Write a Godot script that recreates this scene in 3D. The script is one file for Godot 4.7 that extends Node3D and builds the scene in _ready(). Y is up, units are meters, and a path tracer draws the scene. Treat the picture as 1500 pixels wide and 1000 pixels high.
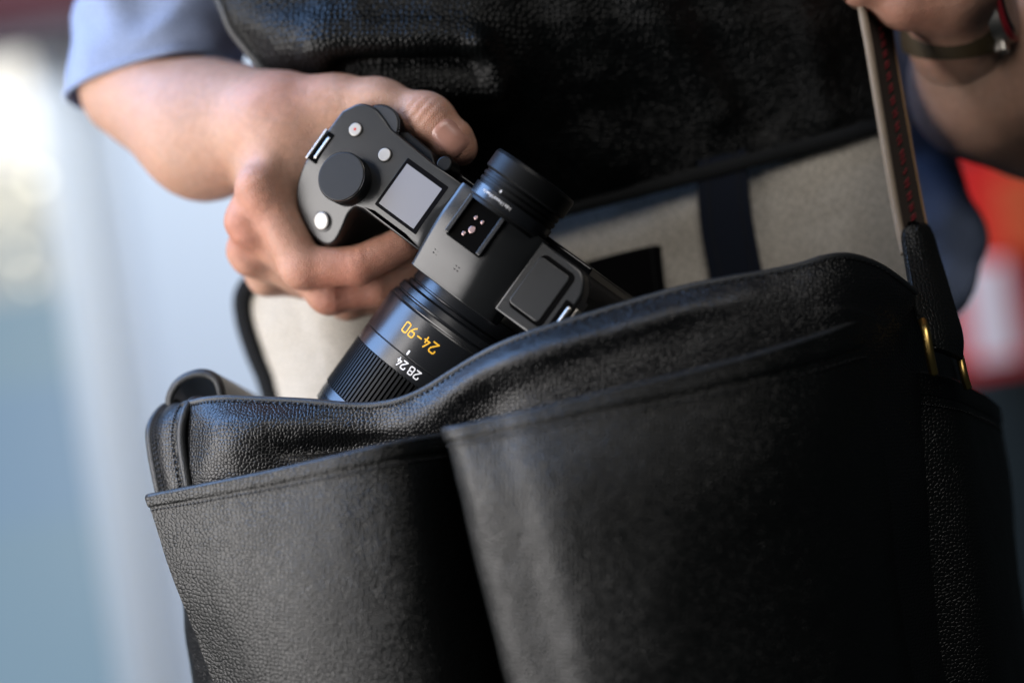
extends Node3D
# A person draws a camera out of a black leather messenger bag. Everything is laid out in a "leaning frame":
# the photographer held the lens tilted sideways, so x/y of that frame follow the picture and ROLL turns it into the upright world.

const ROLL := -8.5          # degrees between the picture's axes and the upright world
const VIEW := 0.977         # metres from the lens to the plane of the camera's top plate
const PXM := 3200.0         # photo pixels per metre on that plane

var FR := Basis(Vector3(0, 0, 1), deg_to_rad(ROLL))
var M := {}
var base_of := {}
var used := {}

# ------------------------------------------------------------------ helpers
func at(px: float, py: float, zmm := 0.0) -> Vector3:
	var z := zmm * 0.001
	var k := (VIEW - z) / VIEW / PXM
	return Vector3((px - 750.0) * k, (500.0 - py) * k, z)

func numbered(called: String) -> String:
	if not used.has(called):
		used[called] = 0
		return called
	used[called] += 1
	return "%s_%03d" % [called, used[called]]

func thing(called: String, label: String, category: String, base: Vector3, group := "", turn = null) -> Node3D:
	var o := Node3D.new()
	o.name = numbered(called)
	add_child(o, true)
	o.transform = Transform3D(FR * turn, FR * base) if turn is Basis else Transform3D(FR, FR * base)
	o.set_meta("label", label)
	o.set_meta("category", category)
	if group:
		o.set_meta("group", group)
	base_of[o] = Vector3.ZERO if turn is Basis else base
	return o

func part(called: String, mesh: Mesh, m: Material, parent: Node3D, stuff := false) -> MeshInstance3D:
	var o := MeshInstance3D.new()
	o.name = called
	o.mesh = mesh
	o.material_override = m
	parent.add_child(o, true)
	if base_of.has(parent):
		o.position = -base_of[parent]
	if stuff:
		o.set_meta("kind", "stuff")
	return o

func lin(r: float, g: float, b: float) -> Color:
	return Color(r, g, b).linear_to_srgb()

func mat(c: Color, rough := 0.5, metal := 0.0, spec := 0.5) -> StandardMaterial3D:
	var m := StandardMaterial3D.new()
	m.albedo_color = c
	m.roughness = rough
	m.metallic = metal
	m.metallic_specular = spec
	return m

func relief(m: StandardMaterial3D, t: Texture2D, tile: float, cm: float) -> StandardMaterial3D:
	m.heightmap_enabled = true
	m.heightmap_texture = t
	m.heightmap_scale = cm
	m.uv1_triplanar = true
	m.uv1_triplanar_sharpness = 4.0
	m.uv1_scale = Vector3.ONE / tile
	return m

func mesh_of(v: PackedVector3Array, n: PackedVector3Array, idx: PackedInt32Array, uv = null, col = null) -> ArrayMesh:
	var a := []
	a.resize(Mesh.ARRAY_MAX)
	a[Mesh.ARRAY_VERTEX] = v
	a[Mesh.ARRAY_NORMAL] = n
	a[Mesh.ARRAY_INDEX] = idx
	if uv != null:
		a[Mesh.ARRAY_TEX_UV] = uv
	if col != null:
		a[Mesh.ARRAY_COLOR] = col
	var me := ArrayMesh.new()
	me.add_surface_from_arrays(Mesh.PRIMITIVE_TRIANGLES, a)
	return me

func smooth_normals(v: PackedVector3Array, idx: PackedInt32Array) -> PackedVector3Array:
	var n := PackedVector3Array()
	n.resize(v.size())
	for i in range(0, idx.size(), 3):
		var a := idx[i]
		var b := idx[i + 1]
		var c := idx[i + 2]
		var f := (v[c] - v[a]).cross(v[b] - v[a])   # clockwise fronts
		n[a] += f
		n[b] += f
		n[c] += f
	for i in n.size():
		n[i] = n[i].normalized() if n[i].length_squared() > 0.0 else Vector3.UP
	return n

func cat(p0: Vector3, p1: Vector3, p2: Vector3, p3: Vector3, t: float) -> Vector3:
	return p1.cubic_interpolate(p2, p0, p3, t)

func along(ps: Array, u: float) -> Vector3:
	var n := ps.size() - 1
	var f := clampf(u, 0.0, 1.0) * n
	var i := mini(int(f), n - 1)
	var p0: Vector3 = ps[i - 1] if i > 0 else ps[0] * 2.0 - ps[1]
	var p3: Vector3 = ps[i + 2] if i + 2 <= n else ps[n] * 2.0 - ps[n - 1]
	return cat(p0, ps[i], ps[i + 1], p3, f - i)

func pts(list: Array) -> Array:
	var out := []
	for p in list:
		out.append(at(p[0], p[1], p[2]))
	return out

# a leather or cloth sheet through rows of points, with a back, a rounded rim and an optional push along its normal
func surf(rows: Array, nu: int, nv: int, push = null) -> Array:
	var grid := []
	var cols: int = rows[0].size()
	for j in nv + 1:
		var v := float(j) / nv
		var ctrl := []
		for c in cols:
			var line := []
			for r in rows:
				line.append(r[c])
			ctrl.append(along(line, v))
		var g := PackedVector3Array()
		for i in nu + 1:
			g.append(along(ctrl, float(i) / nu))
		grid.append(g)
	if push != null:
		var nrm := grid_normals(grid)
		for j in nv + 1:
			for i in nu + 1:
				grid[j][i] += nrm[j][i] * push.call(float(i) / nu, float(j) / nv, grid[j][i])
	return grid

func grid_normals(grid: Array) -> Array:
	var out := []
	var h := grid.size()
	var w: int = grid[0].size()
	for j in h:
		var row := PackedVector3Array()
		for i in w:
			var a: Vector3 = grid[j][mini(i + 1, w - 1)] - grid[j][maxi(i - 1, 0)]
			var b: Vector3 = grid[mini(j + 1, h - 1)][i] - grid[maxi(j - 1, 0)][i]
			var n := b.cross(a).normalized()
			row.append(n)
		out.append(row)
	return out

func sheet(grid: Array, thick: float) -> ArrayMesh:
	var nrm := grid_normals(grid)
	var h := grid.size()
	var w: int = grid[0].size()
	var v := PackedVector3Array()
	var n := PackedVector3Array()
	var uv := PackedVector2Array()
	var idx := PackedInt32Array()
	for side in 2:
		for j in h:
			for i in w:
				v.append(grid[j][i] - nrm[j][i] * (thick if side else 0.0))
				n.append(nrm[j][i] * (-1.0 if side else 1.0))
				uv.append(Vector2(float(i) / (w - 1), float(j) / (h - 1)))
		var o := side * w * h
		for j in h - 1:
			for i in w - 1:
				var a := o + j * w + i
				var q := [a, a + 1, a + w + 1, a, a + w + 1, a + w] if side == 0 else [a, a + w + 1, a + 1, a, a + w, a + w + 1]
				for k in q:
					idx.append(k)
	var ring := []
	for i in w: ring.append([0, i])
	for j in range(1, h): ring.append([j, w - 1])
	for i in range(w - 2, -1, -1): ring.append([h - 1, i])
	for j in range(h - 2, 0, -1): ring.append([j, 0])
	var s := v.size()
	var cnt := ring.size()
	for k in cnt:
		var p: Vector3 = grid[ring[k][0]][ring[k][1]]
		var q: Vector3 = grid[ring[(k + 1) % cnt][0]][ring[(k + 1) % cnt][1]]
		var z: Vector3 = nrm[ring[k][0]][ring[k][1]]
		var out := (z.cross((q - p).normalized())).normalized()
		for e in 3:
			v.append(p - z * thick * 0.5 * e + out * (thick * 0.35 if e == 1 else 0.0))
			n.append((out + z * (0.6 if e == 0 else -0.6 if e == 2 else 0.0)).normalized())
			uv.append(Vector2.ZERO)
	for k in cnt:
		var a := s + k * 3
		var b := s + ((k + 1) % cnt) * 3
		for e in 2:
			for q in [a + e, b + e + 1, b + e, a + e, a + e + 1, b + e + 1]:
				idx.append(q)
	return mesh_of(v, n, idx, uv)

# a round tube along points; rad may be a number or a list
func tube(ps: Array, rad, sides := 10, steps := 0, flat := 1.0) -> ArrayMesh:
	var n := steps if steps else ps.size() * 6
	var v := PackedVector3Array()
	var idx := PackedInt32Array()
	var up := Vector3(0, 0, 1)
	for i in n + 1:
		var u := float(i) / n
		var p := along(ps, u)
		var t := (along(ps, u + 0.01) - along(ps, u - 0.01)).normalized()
		var s := t.cross(up).normalized()
		if s.length() < 0.5:
			s = t.cross(Vector3.RIGHT).normalized()
		var w := s.cross(t)
		var r: float = rad if not rad is Array else lerpf(rad[mini(int(u * (rad.size() - 1)), rad.size() - 2)], rad[mini(int(u * (rad.size() - 1)), rad.size() - 2) + 1], u * (rad.size() - 1) - mini(int(u * (rad.size() - 1)), rad.size() - 2))
		for k in sides:
			var a := TAU * k / sides
			v.append(p + s * cos(a) * r + w * sin(a) * r * flat)
	for i in n:
		for k in sides:
			var a := i * sides + k
			var b := i * sides + (k + 1) % sides
			for q in [a, a + sides, b, b, a + sides, b + sides]:
				idx.append(q)
	for e in 2:
		var c := v.size()
		v.append(along(ps, e))
		for k in sides:
			var a := e * n * sides + k
			var b := e * n * sides + (k + 1) % sides
			for q in ([c, a, b] if e == 0 else [c, b, a]):
				idx.append(q)
	return mesh_of(v, smooth_normals(v, idx), idx)

# little raised threads along a line of points, joined
func stitches(ps: Array, count: int, fill := 0.62, r := 0.0004) -> ArrayMesh:
	var st := SurfaceTool.new()
	st.begin(Mesh.PRIMITIVE_TRIANGLES)
	for i in count:
		var a := along(ps, (i + 0.1) / count)
		var b := along(ps, (i + 0.1 + fill) / count)
		var mid := (a + b) / 2.0 + Vector3(0, 0, 0.00025)
		st.append_from(tube([a, mid, b], [r * 0.6, r, r * 0.6], 6, 4), 0, Transform3D())
	return st.commit()

# turn a profile [[along, radius], ...] round the local z axis; ridges > 0 knurls the whole surface
func lathe(profile: Array, sides := 96, axis := Vector3.ZERO) -> ArrayMesh:
	var v := PackedVector3Array()
	var n := PackedVector3Array()
	var idx := PackedInt32Array()
	for k in profile.size() - 1:
		var p = profile[k]
		var q = profile[k + 1]
		var dz: float = q[0] - p[0]
		var dr: float = q[1] - p[1]
		if absf(dz) + absf(dr) < 1e-9:
			continue
		var o := v.size()
		for i in sides + 1:
			var a := TAU * i / sides
			var d := Vector3(sin(a), cos(a), 0)
			v.append(axis + d * p[1] + Vector3(0, 0, p[0]))
			v.append(axis + d * q[1] + Vector3(0, 0, q[0]))
			var nn := (d * dz - Vector3(0, 0, 1) * dr).normalized()
			n.append(nn)
			n.append(nn)
		for i in sides:
			var a := o + i * 2
			for t in [a, a + 2, a + 1, a + 1, a + 2, a + 3]:
				idx.append(t)
	return mesh_of(v, n, idx)

# a polygon (local x, z) pushed from y0 up to y1 with rounded top edge; lift(x, z) lowers or raises the top
func slab(poly: PackedVector2Array, y0: float, y1: float, bevel: float, lift = null) -> ArrayMesh:
	if not Geometry2D.is_polygon_clockwise(poly):
		poly.reverse()
	var cnt := poly.size()
	var rings := []
	var outs := PackedVector2Array()
	for i in cnt:
		var e := (poly[(i + 1) % cnt] - poly[(i - 1 + cnt) % cnt]).normalized()
		outs.append(Vector2(e.y, -e.x))
	var probe := poly[0] + outs[0] * 1e-4
	if Geometry2D.is_point_in_polygon(probe, poly):
		for i in cnt: outs[i] = -outs[i]
	var v := PackedVector3Array()
	var idx := PackedInt32Array()
	var steps := [[0.0, y0]]
	for k in 5:
		var a := PI / 2 * k / 4.0
		steps.append([bevel * (1.0 - cos(a)), y1 - bevel + bevel * sin(a)])
	for s in steps:
		for i in cnt:
			var p: Vector2 = poly[i] - outs[i] * s[0]
			var y: float = s[1]
			if lift != null and s[1] > y0:
				y += lift.call(p.x, p.y)
			v.append(Vector3(p.x, y, p.y))
	for s in steps.size() - 1:
		for i in cnt:
			var a := s * cnt + i
			var b := s * cnt + (i + 1) % cnt
			for q in [a, b, a + cnt, b, b + cnt, a + cnt]:
				idx.append(q)
	# the top: boundary and inner points, Delaunay
	var inner := PackedVector2Array()
	for i in cnt:
		inner.append(poly[i] - outs[i] * bevel)
	var flat := inner.duplicate()
	var lo := inner[0]
	var hi := inner[0]
	for p in inner:
		lo = lo.min(p)
		hi = hi.max(p)
	var step := maxf((hi - lo).x, (hi - lo).y) / 22.0
	if lift != null:
		var x := lo.x
		while x < hi.x:
			var z := lo.y
			while z < hi.y:
				var p := Vector2(x, z)
				if Geometry2D.is_point_in_polygon(p, inner):
					var near := 1.0
					for i in cnt:
						near = minf(near, p.distance_to(Geometry2D.get_closest_point_to_segment(p, inner[i], inner[(i + 1) % cnt])))
					if near > step * 0.4:
						flat.append(p)
				z += step
			x += step
	var o := v.size()
	for p in flat:
		v.append(Vector3(p.x, y1 + (lift.call(p.x, p.y) if lift != null else 0.0), p.y))
	var tri := Geometry2D.triangulate_delaunay(flat) if lift != null else Geometry2D.triangulate_polygon(flat)
	for t in range(0, tri.size(), 3):
		var a := flat[tri[t]]
		var b := flat[tri[t + 1]]
		var c := flat[tri[t + 2]]
		if lift != null and not Geometry2D.is_point_in_polygon((a + b + c) / 3.0, inner):
			continue
		if (b - a).cross(c - a) < 0.0:
			idx.append_array([o + tri[t], o + tri[t + 2], o + tri[t + 1]])
		else:
			idx.append_array([o + tri[t], o + tri[t + 1], o + tri[t + 2]])
	var n := smooth_normals(v, idx)
	for i in range(o, v.size()):
		if n[i].y < 0.0: n[i] = -n[i]
	return mesh_of(v, n, idx)

func rounded(x0: float, x1: float, z0: float, z1: float, r: float) -> PackedVector2Array:
	var out := PackedVector2Array()
	for c in [[x1 - r, z1 - r, 0.0], [x0 + r, z1 - r, 90.0], [x0 + r, z0 + r, 180.0], [x1 - r, z0 + r, 270.0]]:
		for k in 5:
			var a := deg_to_rad(c[2] + 90.0 * k / 4.0)
			out.append(Vector2(c[0] + r * cos(a), c[1] + r * sin(a)))
	return out

func disc(x: float, z: float, y0: float, y1: float, r: float, bevel := 0.0004, sides := 48) -> ArrayMesh:
	var p := PackedVector2Array()
	for i in sides:
		p.append(Vector2(x + r * cos(TAU * i / sides), z + r * sin(TAU * i / sides)))
	return slab(p, y0, y1, bevel)

func box(size: Vector3, r := 0.0) -> ArrayMesh:
	var p := rounded(-size.x / 2, size.x / 2, -size.z / 2, size.z / 2, maxf(r, 0.0004))
	return slab(p, -size.y / 2, size.y / 2, maxf(r, 0.0004))

# engraved characters: centre lines of each figure in a box 0.6 wide and 1 high
const FIGURES := {
	"2": [[0, .72, 0, .88, .1, 1, .5, 1, .6, .88, .6, .7, .52, .55, 0, 0, .6, 0]],
	"4": [[.34, 1, 0, .3, .6, .3], [.42, .55, .42, 0]],
	"9": [[.1, 0, .28, .12, .6, .6, .6, .9, .5, 1, .1, 1, 0, .9, 0, .58, .1, .48, .5, .48]],
	"0": [[.1, 0, 0, .1, 0, .9, .1, 1, .5, 1, .6, .9, .6, .1, .5, 0, .1, 0]],
	"8": [[.1, 1, .03, .9, .03, .64, .12, .54, .48, .54, .57, .64, .57, .9, .5, 1, .1, 1], [.12, .54, 0, .42, 0, .1, .1, 0, .5, 0, .6, .1, .6, .42, .48, .54]],
	"-": [[.05, .5, .5, .5]],
	"I": [[.3, 0, .3, 1]],
	"l": [[.3, 0, .3, 1]],
	"e": [[.05, .3, .55, .3, .55, .5, .3, .62, .05, .5, .05, .1, .3, 0, .5, .05]],
	"n": [[.05, 0, .05, .6], [.05, .5, .3, .62, .5, .5, .5, 0]],
	"o": [[.3, 0, .05, .15, .05, .45, .3, .6, .55, .45, .55, .15, .3, 0]],
	"f": [[.2, 0, .2, .85, .4, 1], [.02, .58, .45, .58]],
	"d": [[.55, 1, .55, 0], [.55, .5, .3, .62, .05, .45, .05, .15, .3, 0, .55, .1]],
}

func lettering(text: String, high: float, pitch: float, weight: float, place: Callable) -> ArrayMesh:
	var v := PackedVector3Array()
	var idx := PackedInt32Array()
	var total := text.length() * pitch
	for c in text.length():
		if not FIGURES.has(text[c]):
			continue
		var x0 := -total / 2 + c * pitch + (pitch - 0.6 * high) / 2
		for f in FIGURES[text[c]]:
			var line := PackedVector2Array()
			for k in range(0, f.size(), 2):
				line.append(Vector2(x0 + f[k] * high, f[k + 1] * high))
			for poly in Geometry2D.offset_polyline(line, weight / 2, Geometry2D.JOIN_ROUND, Geometry2D.END_ROUND):
				if Geometry2D.is_polygon_clockwise(poly):
					continue
				pass
			# one short strip per stretch, so that it follows the round barrel, and a small disc at each bend
			for k in line.size():
				var o := v.size()
				v.append(place.call(line[k]))
				for s in 10:
					v.append(place.call(line[k] + Vector2.from_angle(TAU * s / 10) * weight / 2))
				for s in 10:
					idx.append_array([o, o + 1 + s, o + 1 + (s + 1) % 10])
				if k + 1 < line.size():
					var d := (line[k + 1] - line[k]).normalized().orthogonal() * weight / 2
					o = v.size()
					for s in 5:
						var p := line[k].lerp(line[k + 1], s / 4.0)
						v.append(place.call(p + d))
						v.append(place.call(p - d))
					for s in 4:
						var a := o + s * 2
						idx.append_array([a, a + 2, a + 1, a + 1, a + 2, a + 3])
	return mesh_of(v, smooth_normals(v, idx), idx)

# ------------------------------------------------------------------ textures
func pebbles(cells: int, px: int, rng_seed: int, soft: float) -> ImageTexture:
	var rng := RandomNumberGenerator.new()
	rng.seed = rng_seed
	var seeds := PackedVector2Array()
	var tall := PackedFloat32Array()
	for j in cells:
		for i in cells:
			seeds.append(Vector2(i + rng.randf_range(0.08, 0.92), j + rng.randf_range(0.08, 0.92)))
			tall.append(rng.randf_range(0.7, 1.0))
	var data := PackedFloat32Array()
	data.resize(px * px)
	var k := float(cells) / px
	for y in px:
		for x in px:
			var p := Vector2(x * k, y * k)
			var ci := int(p.x)
			var cj := int(p.y)
			var f1 := 9.0
			var f2 := 9.0
			var t := 1.0
			for dj in range(-1, 2):
				for di in range(-1, 2):
					var ii := ci + di
					var jj := cj + dj
					var w := posmod(jj, cells) * cells + posmod(ii, cells)
					var q := seeds[w] + Vector2(ii - posmod(ii, cells), jj - posmod(jj, cells))
					var d := p.distance_squared_to(q)
					if d < f1:
						f2 = f1
						f1 = d
						t = tall[w]
					elif d < f2:
						f2 = d
			var e := sqrt(f2) - sqrt(f1)
			data[y * px + x] = t * smoothstep(0.0, soft, e) * (1.0 - 0.35 * f1)
	return ImageTexture.create_from_image(Image.create_from_data(px, px, false, Image.FORMAT_RF, data.to_byte_array()))

func weave(px: int, threads: int, diagonal: bool) -> ImageTexture:
	var data := PackedFloat32Array()
	data.resize(px * px)
	var rng := RandomNumberGenerator.new()
	rng.seed = 9
	for y in px:
		for x in px:
			var u := float(x) / px * threads
			var w := float(y) / px * threads
			var h: float
			if diagonal:
				h = absf(sin(PI * (u + w))) * 0.7 + 0.3 * absf(sin(PI * (u - w) * 3.0))
			else:
				var over := (int(u) + int(w)) % 2 == 0
				h = absf(sin(PI * u)) if over else absf(sin(PI * w))
			data[y * px + x] = h * 0.85 + rng.randf() * 0.15
	return ImageTexture.create_from_image(Image.create_from_data(px, px, false, Image.FORMAT_RF, data.to_byte_array()))

func noise_tex(freq: float, octaves: int, s: int, px := 512, ramp: Gradient = null) -> NoiseTexture2D:
	var f := FastNoiseLite.new()
	f.seed = s
	f.frequency = freq
	f.fractal_octaves = octaves
	var t := NoiseTexture2D.new()
	t.width = px
	t.height = px
	t.seamless = true
	t.noise = f
	if ramp:
		t.color_ramp = ramp
	return t

func tone(a: float, b: float) -> Gradient:
	var g := Gradient.new()
	g.offsets = PackedFloat32Array([0.25, 0.75])
	g.colors = PackedColorArray([Color(a, a, a), Color(b, b, b)])
	return g

func make_materials() -> void:
	var grain := pebbles(56, 512, 3, 0.55)
	var fine := pebbles(64, 512, 5, 0.3)
	var speck := noise_tex(0.12, 3, 4)
	var cloth := weave(256, 32, false)
	var twill := weave(256, 24, true)
	var patchy := noise_tex(0.02, 4, 8, 512, tone(0.8, 1.0))
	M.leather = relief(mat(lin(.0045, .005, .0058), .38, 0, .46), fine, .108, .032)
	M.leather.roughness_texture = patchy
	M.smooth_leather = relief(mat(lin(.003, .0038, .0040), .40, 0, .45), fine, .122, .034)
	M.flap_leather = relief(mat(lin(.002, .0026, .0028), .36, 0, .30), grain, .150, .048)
	M.edge_leather = relief(mat(lin(.016, .018, .02), .38), fine, .05, .012)
	M.thread = mat(lin(.012, .013, .015), .6)
	M.binding = relief(mat(lin(.008, .009, .01), .75, 0, .3), twill, .03, .03)
	M.suede = relief(mat(lin(.55, .51, .445), .95, 0, .15), speck, .04, .008)
	M.suede.albedo_texture = noise_tex(.03, 4, 12, 512, tone(.82, 1.0))
	M.suede.rim_enabled = true
	M.suede.rim = .4
	M.navy_web = relief(mat(lin(.009, .012, .021), .8, 0, .25), twill, .04, .03)
	M.velcro = relief(mat(lin(.005, .005, .006), .9, 0, .2), speck, .02, .1)
	M.web_dark = relief(mat(lin(.045, .035, .03), .85, 0, .2), twill, .03, .03)
	M.rope = relief(mat(lin(.42, .34, .26), .9, 0, .2), twill, .014, .06)
	M.red_thread = mat(lin(.24, .015, .025), .8)
	M.tan_thread = mat(lin(.35, .2, .09), .7)
	M.brass = mat(lin(.62, .42, .14), .28, 1.0)
	# the person
	M.skin = relief(mat(Color.WHITE, .46, 0, .45), fine, .066, .026)
	M.skin.vertex_color_use_as_albedo = true
	M.skin.albedo_texture = noise_tex(.02, 4, 21, 512, tone(.955, 1.0))
	M.skin.subsurf_scatter_enabled = true
	M.skin.subsurf_scatter_strength = .12
	M.nail = mat(lin(.38, .20, .155), .26, 0, .5)
	M.shirt = relief(mat(lin(.30, .375, .57), .85, 0, .2), cloth, .044, .07)
	M.shirt.albedo_texture = noise_tex(.05, 3, 31, 512, tone(.86, 1.0))
	M.shirt.rim_enabled = true
	M.shirt.rim = .3
	# the camera
	M.metal = relief(mat(lin(.009, .010, .011), .29, 0.0, .55), speck, .012, .0016)
	M.dark_metal = mat(lin(.014, .015, .017), .4, 0.0, .5)
	M.dial_top = relief(mat(lin(.012, .014, .017), .5, 0, .4), speck, .01, .002)
	M.anodised = mat(lin(.007, .008, .010), .27, 0.0, .6)
	M.rubber = mat(lin(.0035, .004, .0045), .42, 0, .31)
	M.leatherette = relief(mat(lin(.010, .010, .011), .6, 0, .4), fine, .03, .02)
	M.gap = mat(lin(.002, .002, .002), .8, 0, .1)
	M.steel = mat(lin(.62, .59, .54), .32, 1.0)
	M.button = mat(lin(.40, .39, .37), .4, .3)
	M.red_dot = mat(lin(.45, .03, .015), .5)
	M.bezel = mat(lin(.004, .004, .005), .12, 0, .5)
	M.screen = mat(lin(.22, .225, .25), .25, 0, .5)
	M.yellow = mat(lin(.80, .42, .01), .55)
	M.white = mat(lin(.78, .78, .80), .55)
	M.contact = mat(lin(.5, .36, .36), .3, 1.0)

# ------------------------------------------------------------------ body: one skin over joined bones
func smin(a: float, b: float, k: float) -> float:
	var h := maxf(k - absf(a - b), 0.0) / k
	return minf(a, b) - h * h * k * 0.25

# bones: [group, a, b, ra, rb]; groups 0 = arm and palm, 1.. = a finger each
func skin_field(p: Vector3, ba: PackedVector3Array, bd: PackedVector3Array, bi: PackedFloat32Array, r0: PackedFloat32Array, r1: PackedFloat32Array, grp: PackedInt32Array, kk: PackedFloat32Array) -> float:
	var palm := 1.0
	var fingers := 1.0
	var cur := 1.0
	var last := 0
	for i in ba.size():
		var q := p - ba[i]
		var t := clampf(q.dot(bd[i]) * bi[i], 0.0, 1.0)
		var d := (q - bd[i] * t).length() - (r0[i] + (r1[i] - r0[i]) * t)
		var g := grp[i]
		if g == 0:
			palm = smin(palm, d, kk[i])
		elif g != last:
			fingers = smin(fingers, cur, .0022)
			cur = d
		else:
			cur = smin(cur, d, kk[i])
		last = g
	fingers = smin(fingers, cur, .0022)
	return smin(palm, fingers, .006)

func skin_mesh(bones: Array, cell: float, lo: Vector3, hi: Vector3, v: PackedVector3Array, idx: PackedInt32Array) -> void:
	var ba := PackedVector3Array()
	var bd := PackedVector3Array()
	var bi := PackedFloat32Array()
	var r0 := PackedFloat32Array()
	var r1 := PackedFloat32Array()
	var grp := PackedInt32Array()
	var kk := PackedFloat32Array()
	for b in bones:
		ba.append(b[1])
		bd.append(b[2] - b[1])
		bi.append(1.0 / maxf((b[2] - b[1]).length_squared(), 1e-9))
		r0.append(b[3] * .001)
		r1.append(b[4] * .001)
		grp.append(b[0])
		kk.append(b[5] * .001 if b.size() > 5 else (.012 if b[0] == 0 else .004))
	var nb := 6
	var dims := Vector3i(((hi - lo) / cell / nb).ceil()) * nb
	var sx := dims.x + 1
	var sxy := sx * (dims.y + 1)
	var val := PackedFloat32Array()
	val.resize(sxy * (dims.z + 1))
	val.fill(9.0)
	var active := []
	var reach := cell * nb * 0.87 + cell * 1.8
	for bz in dims.z / nb:
		for by in dims.y / nb:
			for bx in dims.x / nb:
				var c := lo + (Vector3(bx, by, bz) + Vector3.ONE * .5) * nb * cell
				if absf(skin_field(c, ba, bd, bi, r0, r1, grp, kk)) < reach:
					active.append(Vector3i(bx, by, bz) * nb)
	for b in active:
		for z in range(b.z, b.z + nb + 1):
			for y in range(b.y, b.y + nb + 1):
				for x in range(b.x, b.x + nb + 1):
					var w: int = x + y * sx + z * sxy
					if val[w] == 9.0:
						val[w] = skin_field(lo + Vector3(x, y, z) * cell, ba, bd, bi, r0, r1, grp, kk)
	var where := {}
	var offs := [0, 1, sx, sx + 1, sxy, sxy + 1, sxy + sx, sxy + sx + 1]
	var corner := [Vector3(0, 0, 0), Vector3(1, 0, 0), Vector3(0, 1, 0), Vector3(1, 1, 0), Vector3(0, 0, 1), Vector3(1, 0, 1), Vector3(0, 1, 1), Vector3(1, 1, 1)]
	var edges := [[0, 1], [2, 3], [4, 5], [6, 7], [0, 2], [1, 3], [4, 6], [5, 7], [0, 4], [1, 5], [2, 6], [3, 7]]
	for b in active:
		for z in range(b.z, b.z + nb):
			for y in range(b.y, b.y + nb):
				for x in range(b.x, b.x + nb):
					var w: int = x + y * sx + z * sxy
					var neg := 0
					for o in offs:
						if val[w + o] < 0.0: neg += 1
					if neg == 0 or neg == 8:
						continue
					var s := Vector3.ZERO
					var c := 0
					for e in edges:
						var f: float = val[w + offs[e[0]]]
						var g: float = val[w + offs[e[1]]]
						if (f < 0.0) != (g < 0.0):
							s += corner[e[0]].lerp(corner[e[1]], f / (f - g))
							c += 1
					where[w] = v.size()
					v.append(lo + (Vector3(x, y, z) + s / c) * cell)
	var steps := [1, sx, sxy]
	for w in where:
		for a in 3:
			var d: int = steps[a]
			var f: float = val[w]
			var g: float = val[w + d]
			if (f < 0.0) == (g < 0.0):
				continue
			var p: int = steps[(a + 1) % 3]
			var q: int = steps[(a + 2) % 3]
			if not (where.has(w - p) and where.has(w - q) and where.has(w - p - q)):
				continue
			var i0: int = where[w]
			var i1: int = where[w - p]
			var i2: int = where[w - p - q]
			var i3: int = where[w - q]
			if f < 0.0:
				idx.append_array([i0, i2, i1, i0, i3, i2])
			else:
				idx.append_array([i0, i1, i2, i0, i2, i3])

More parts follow.
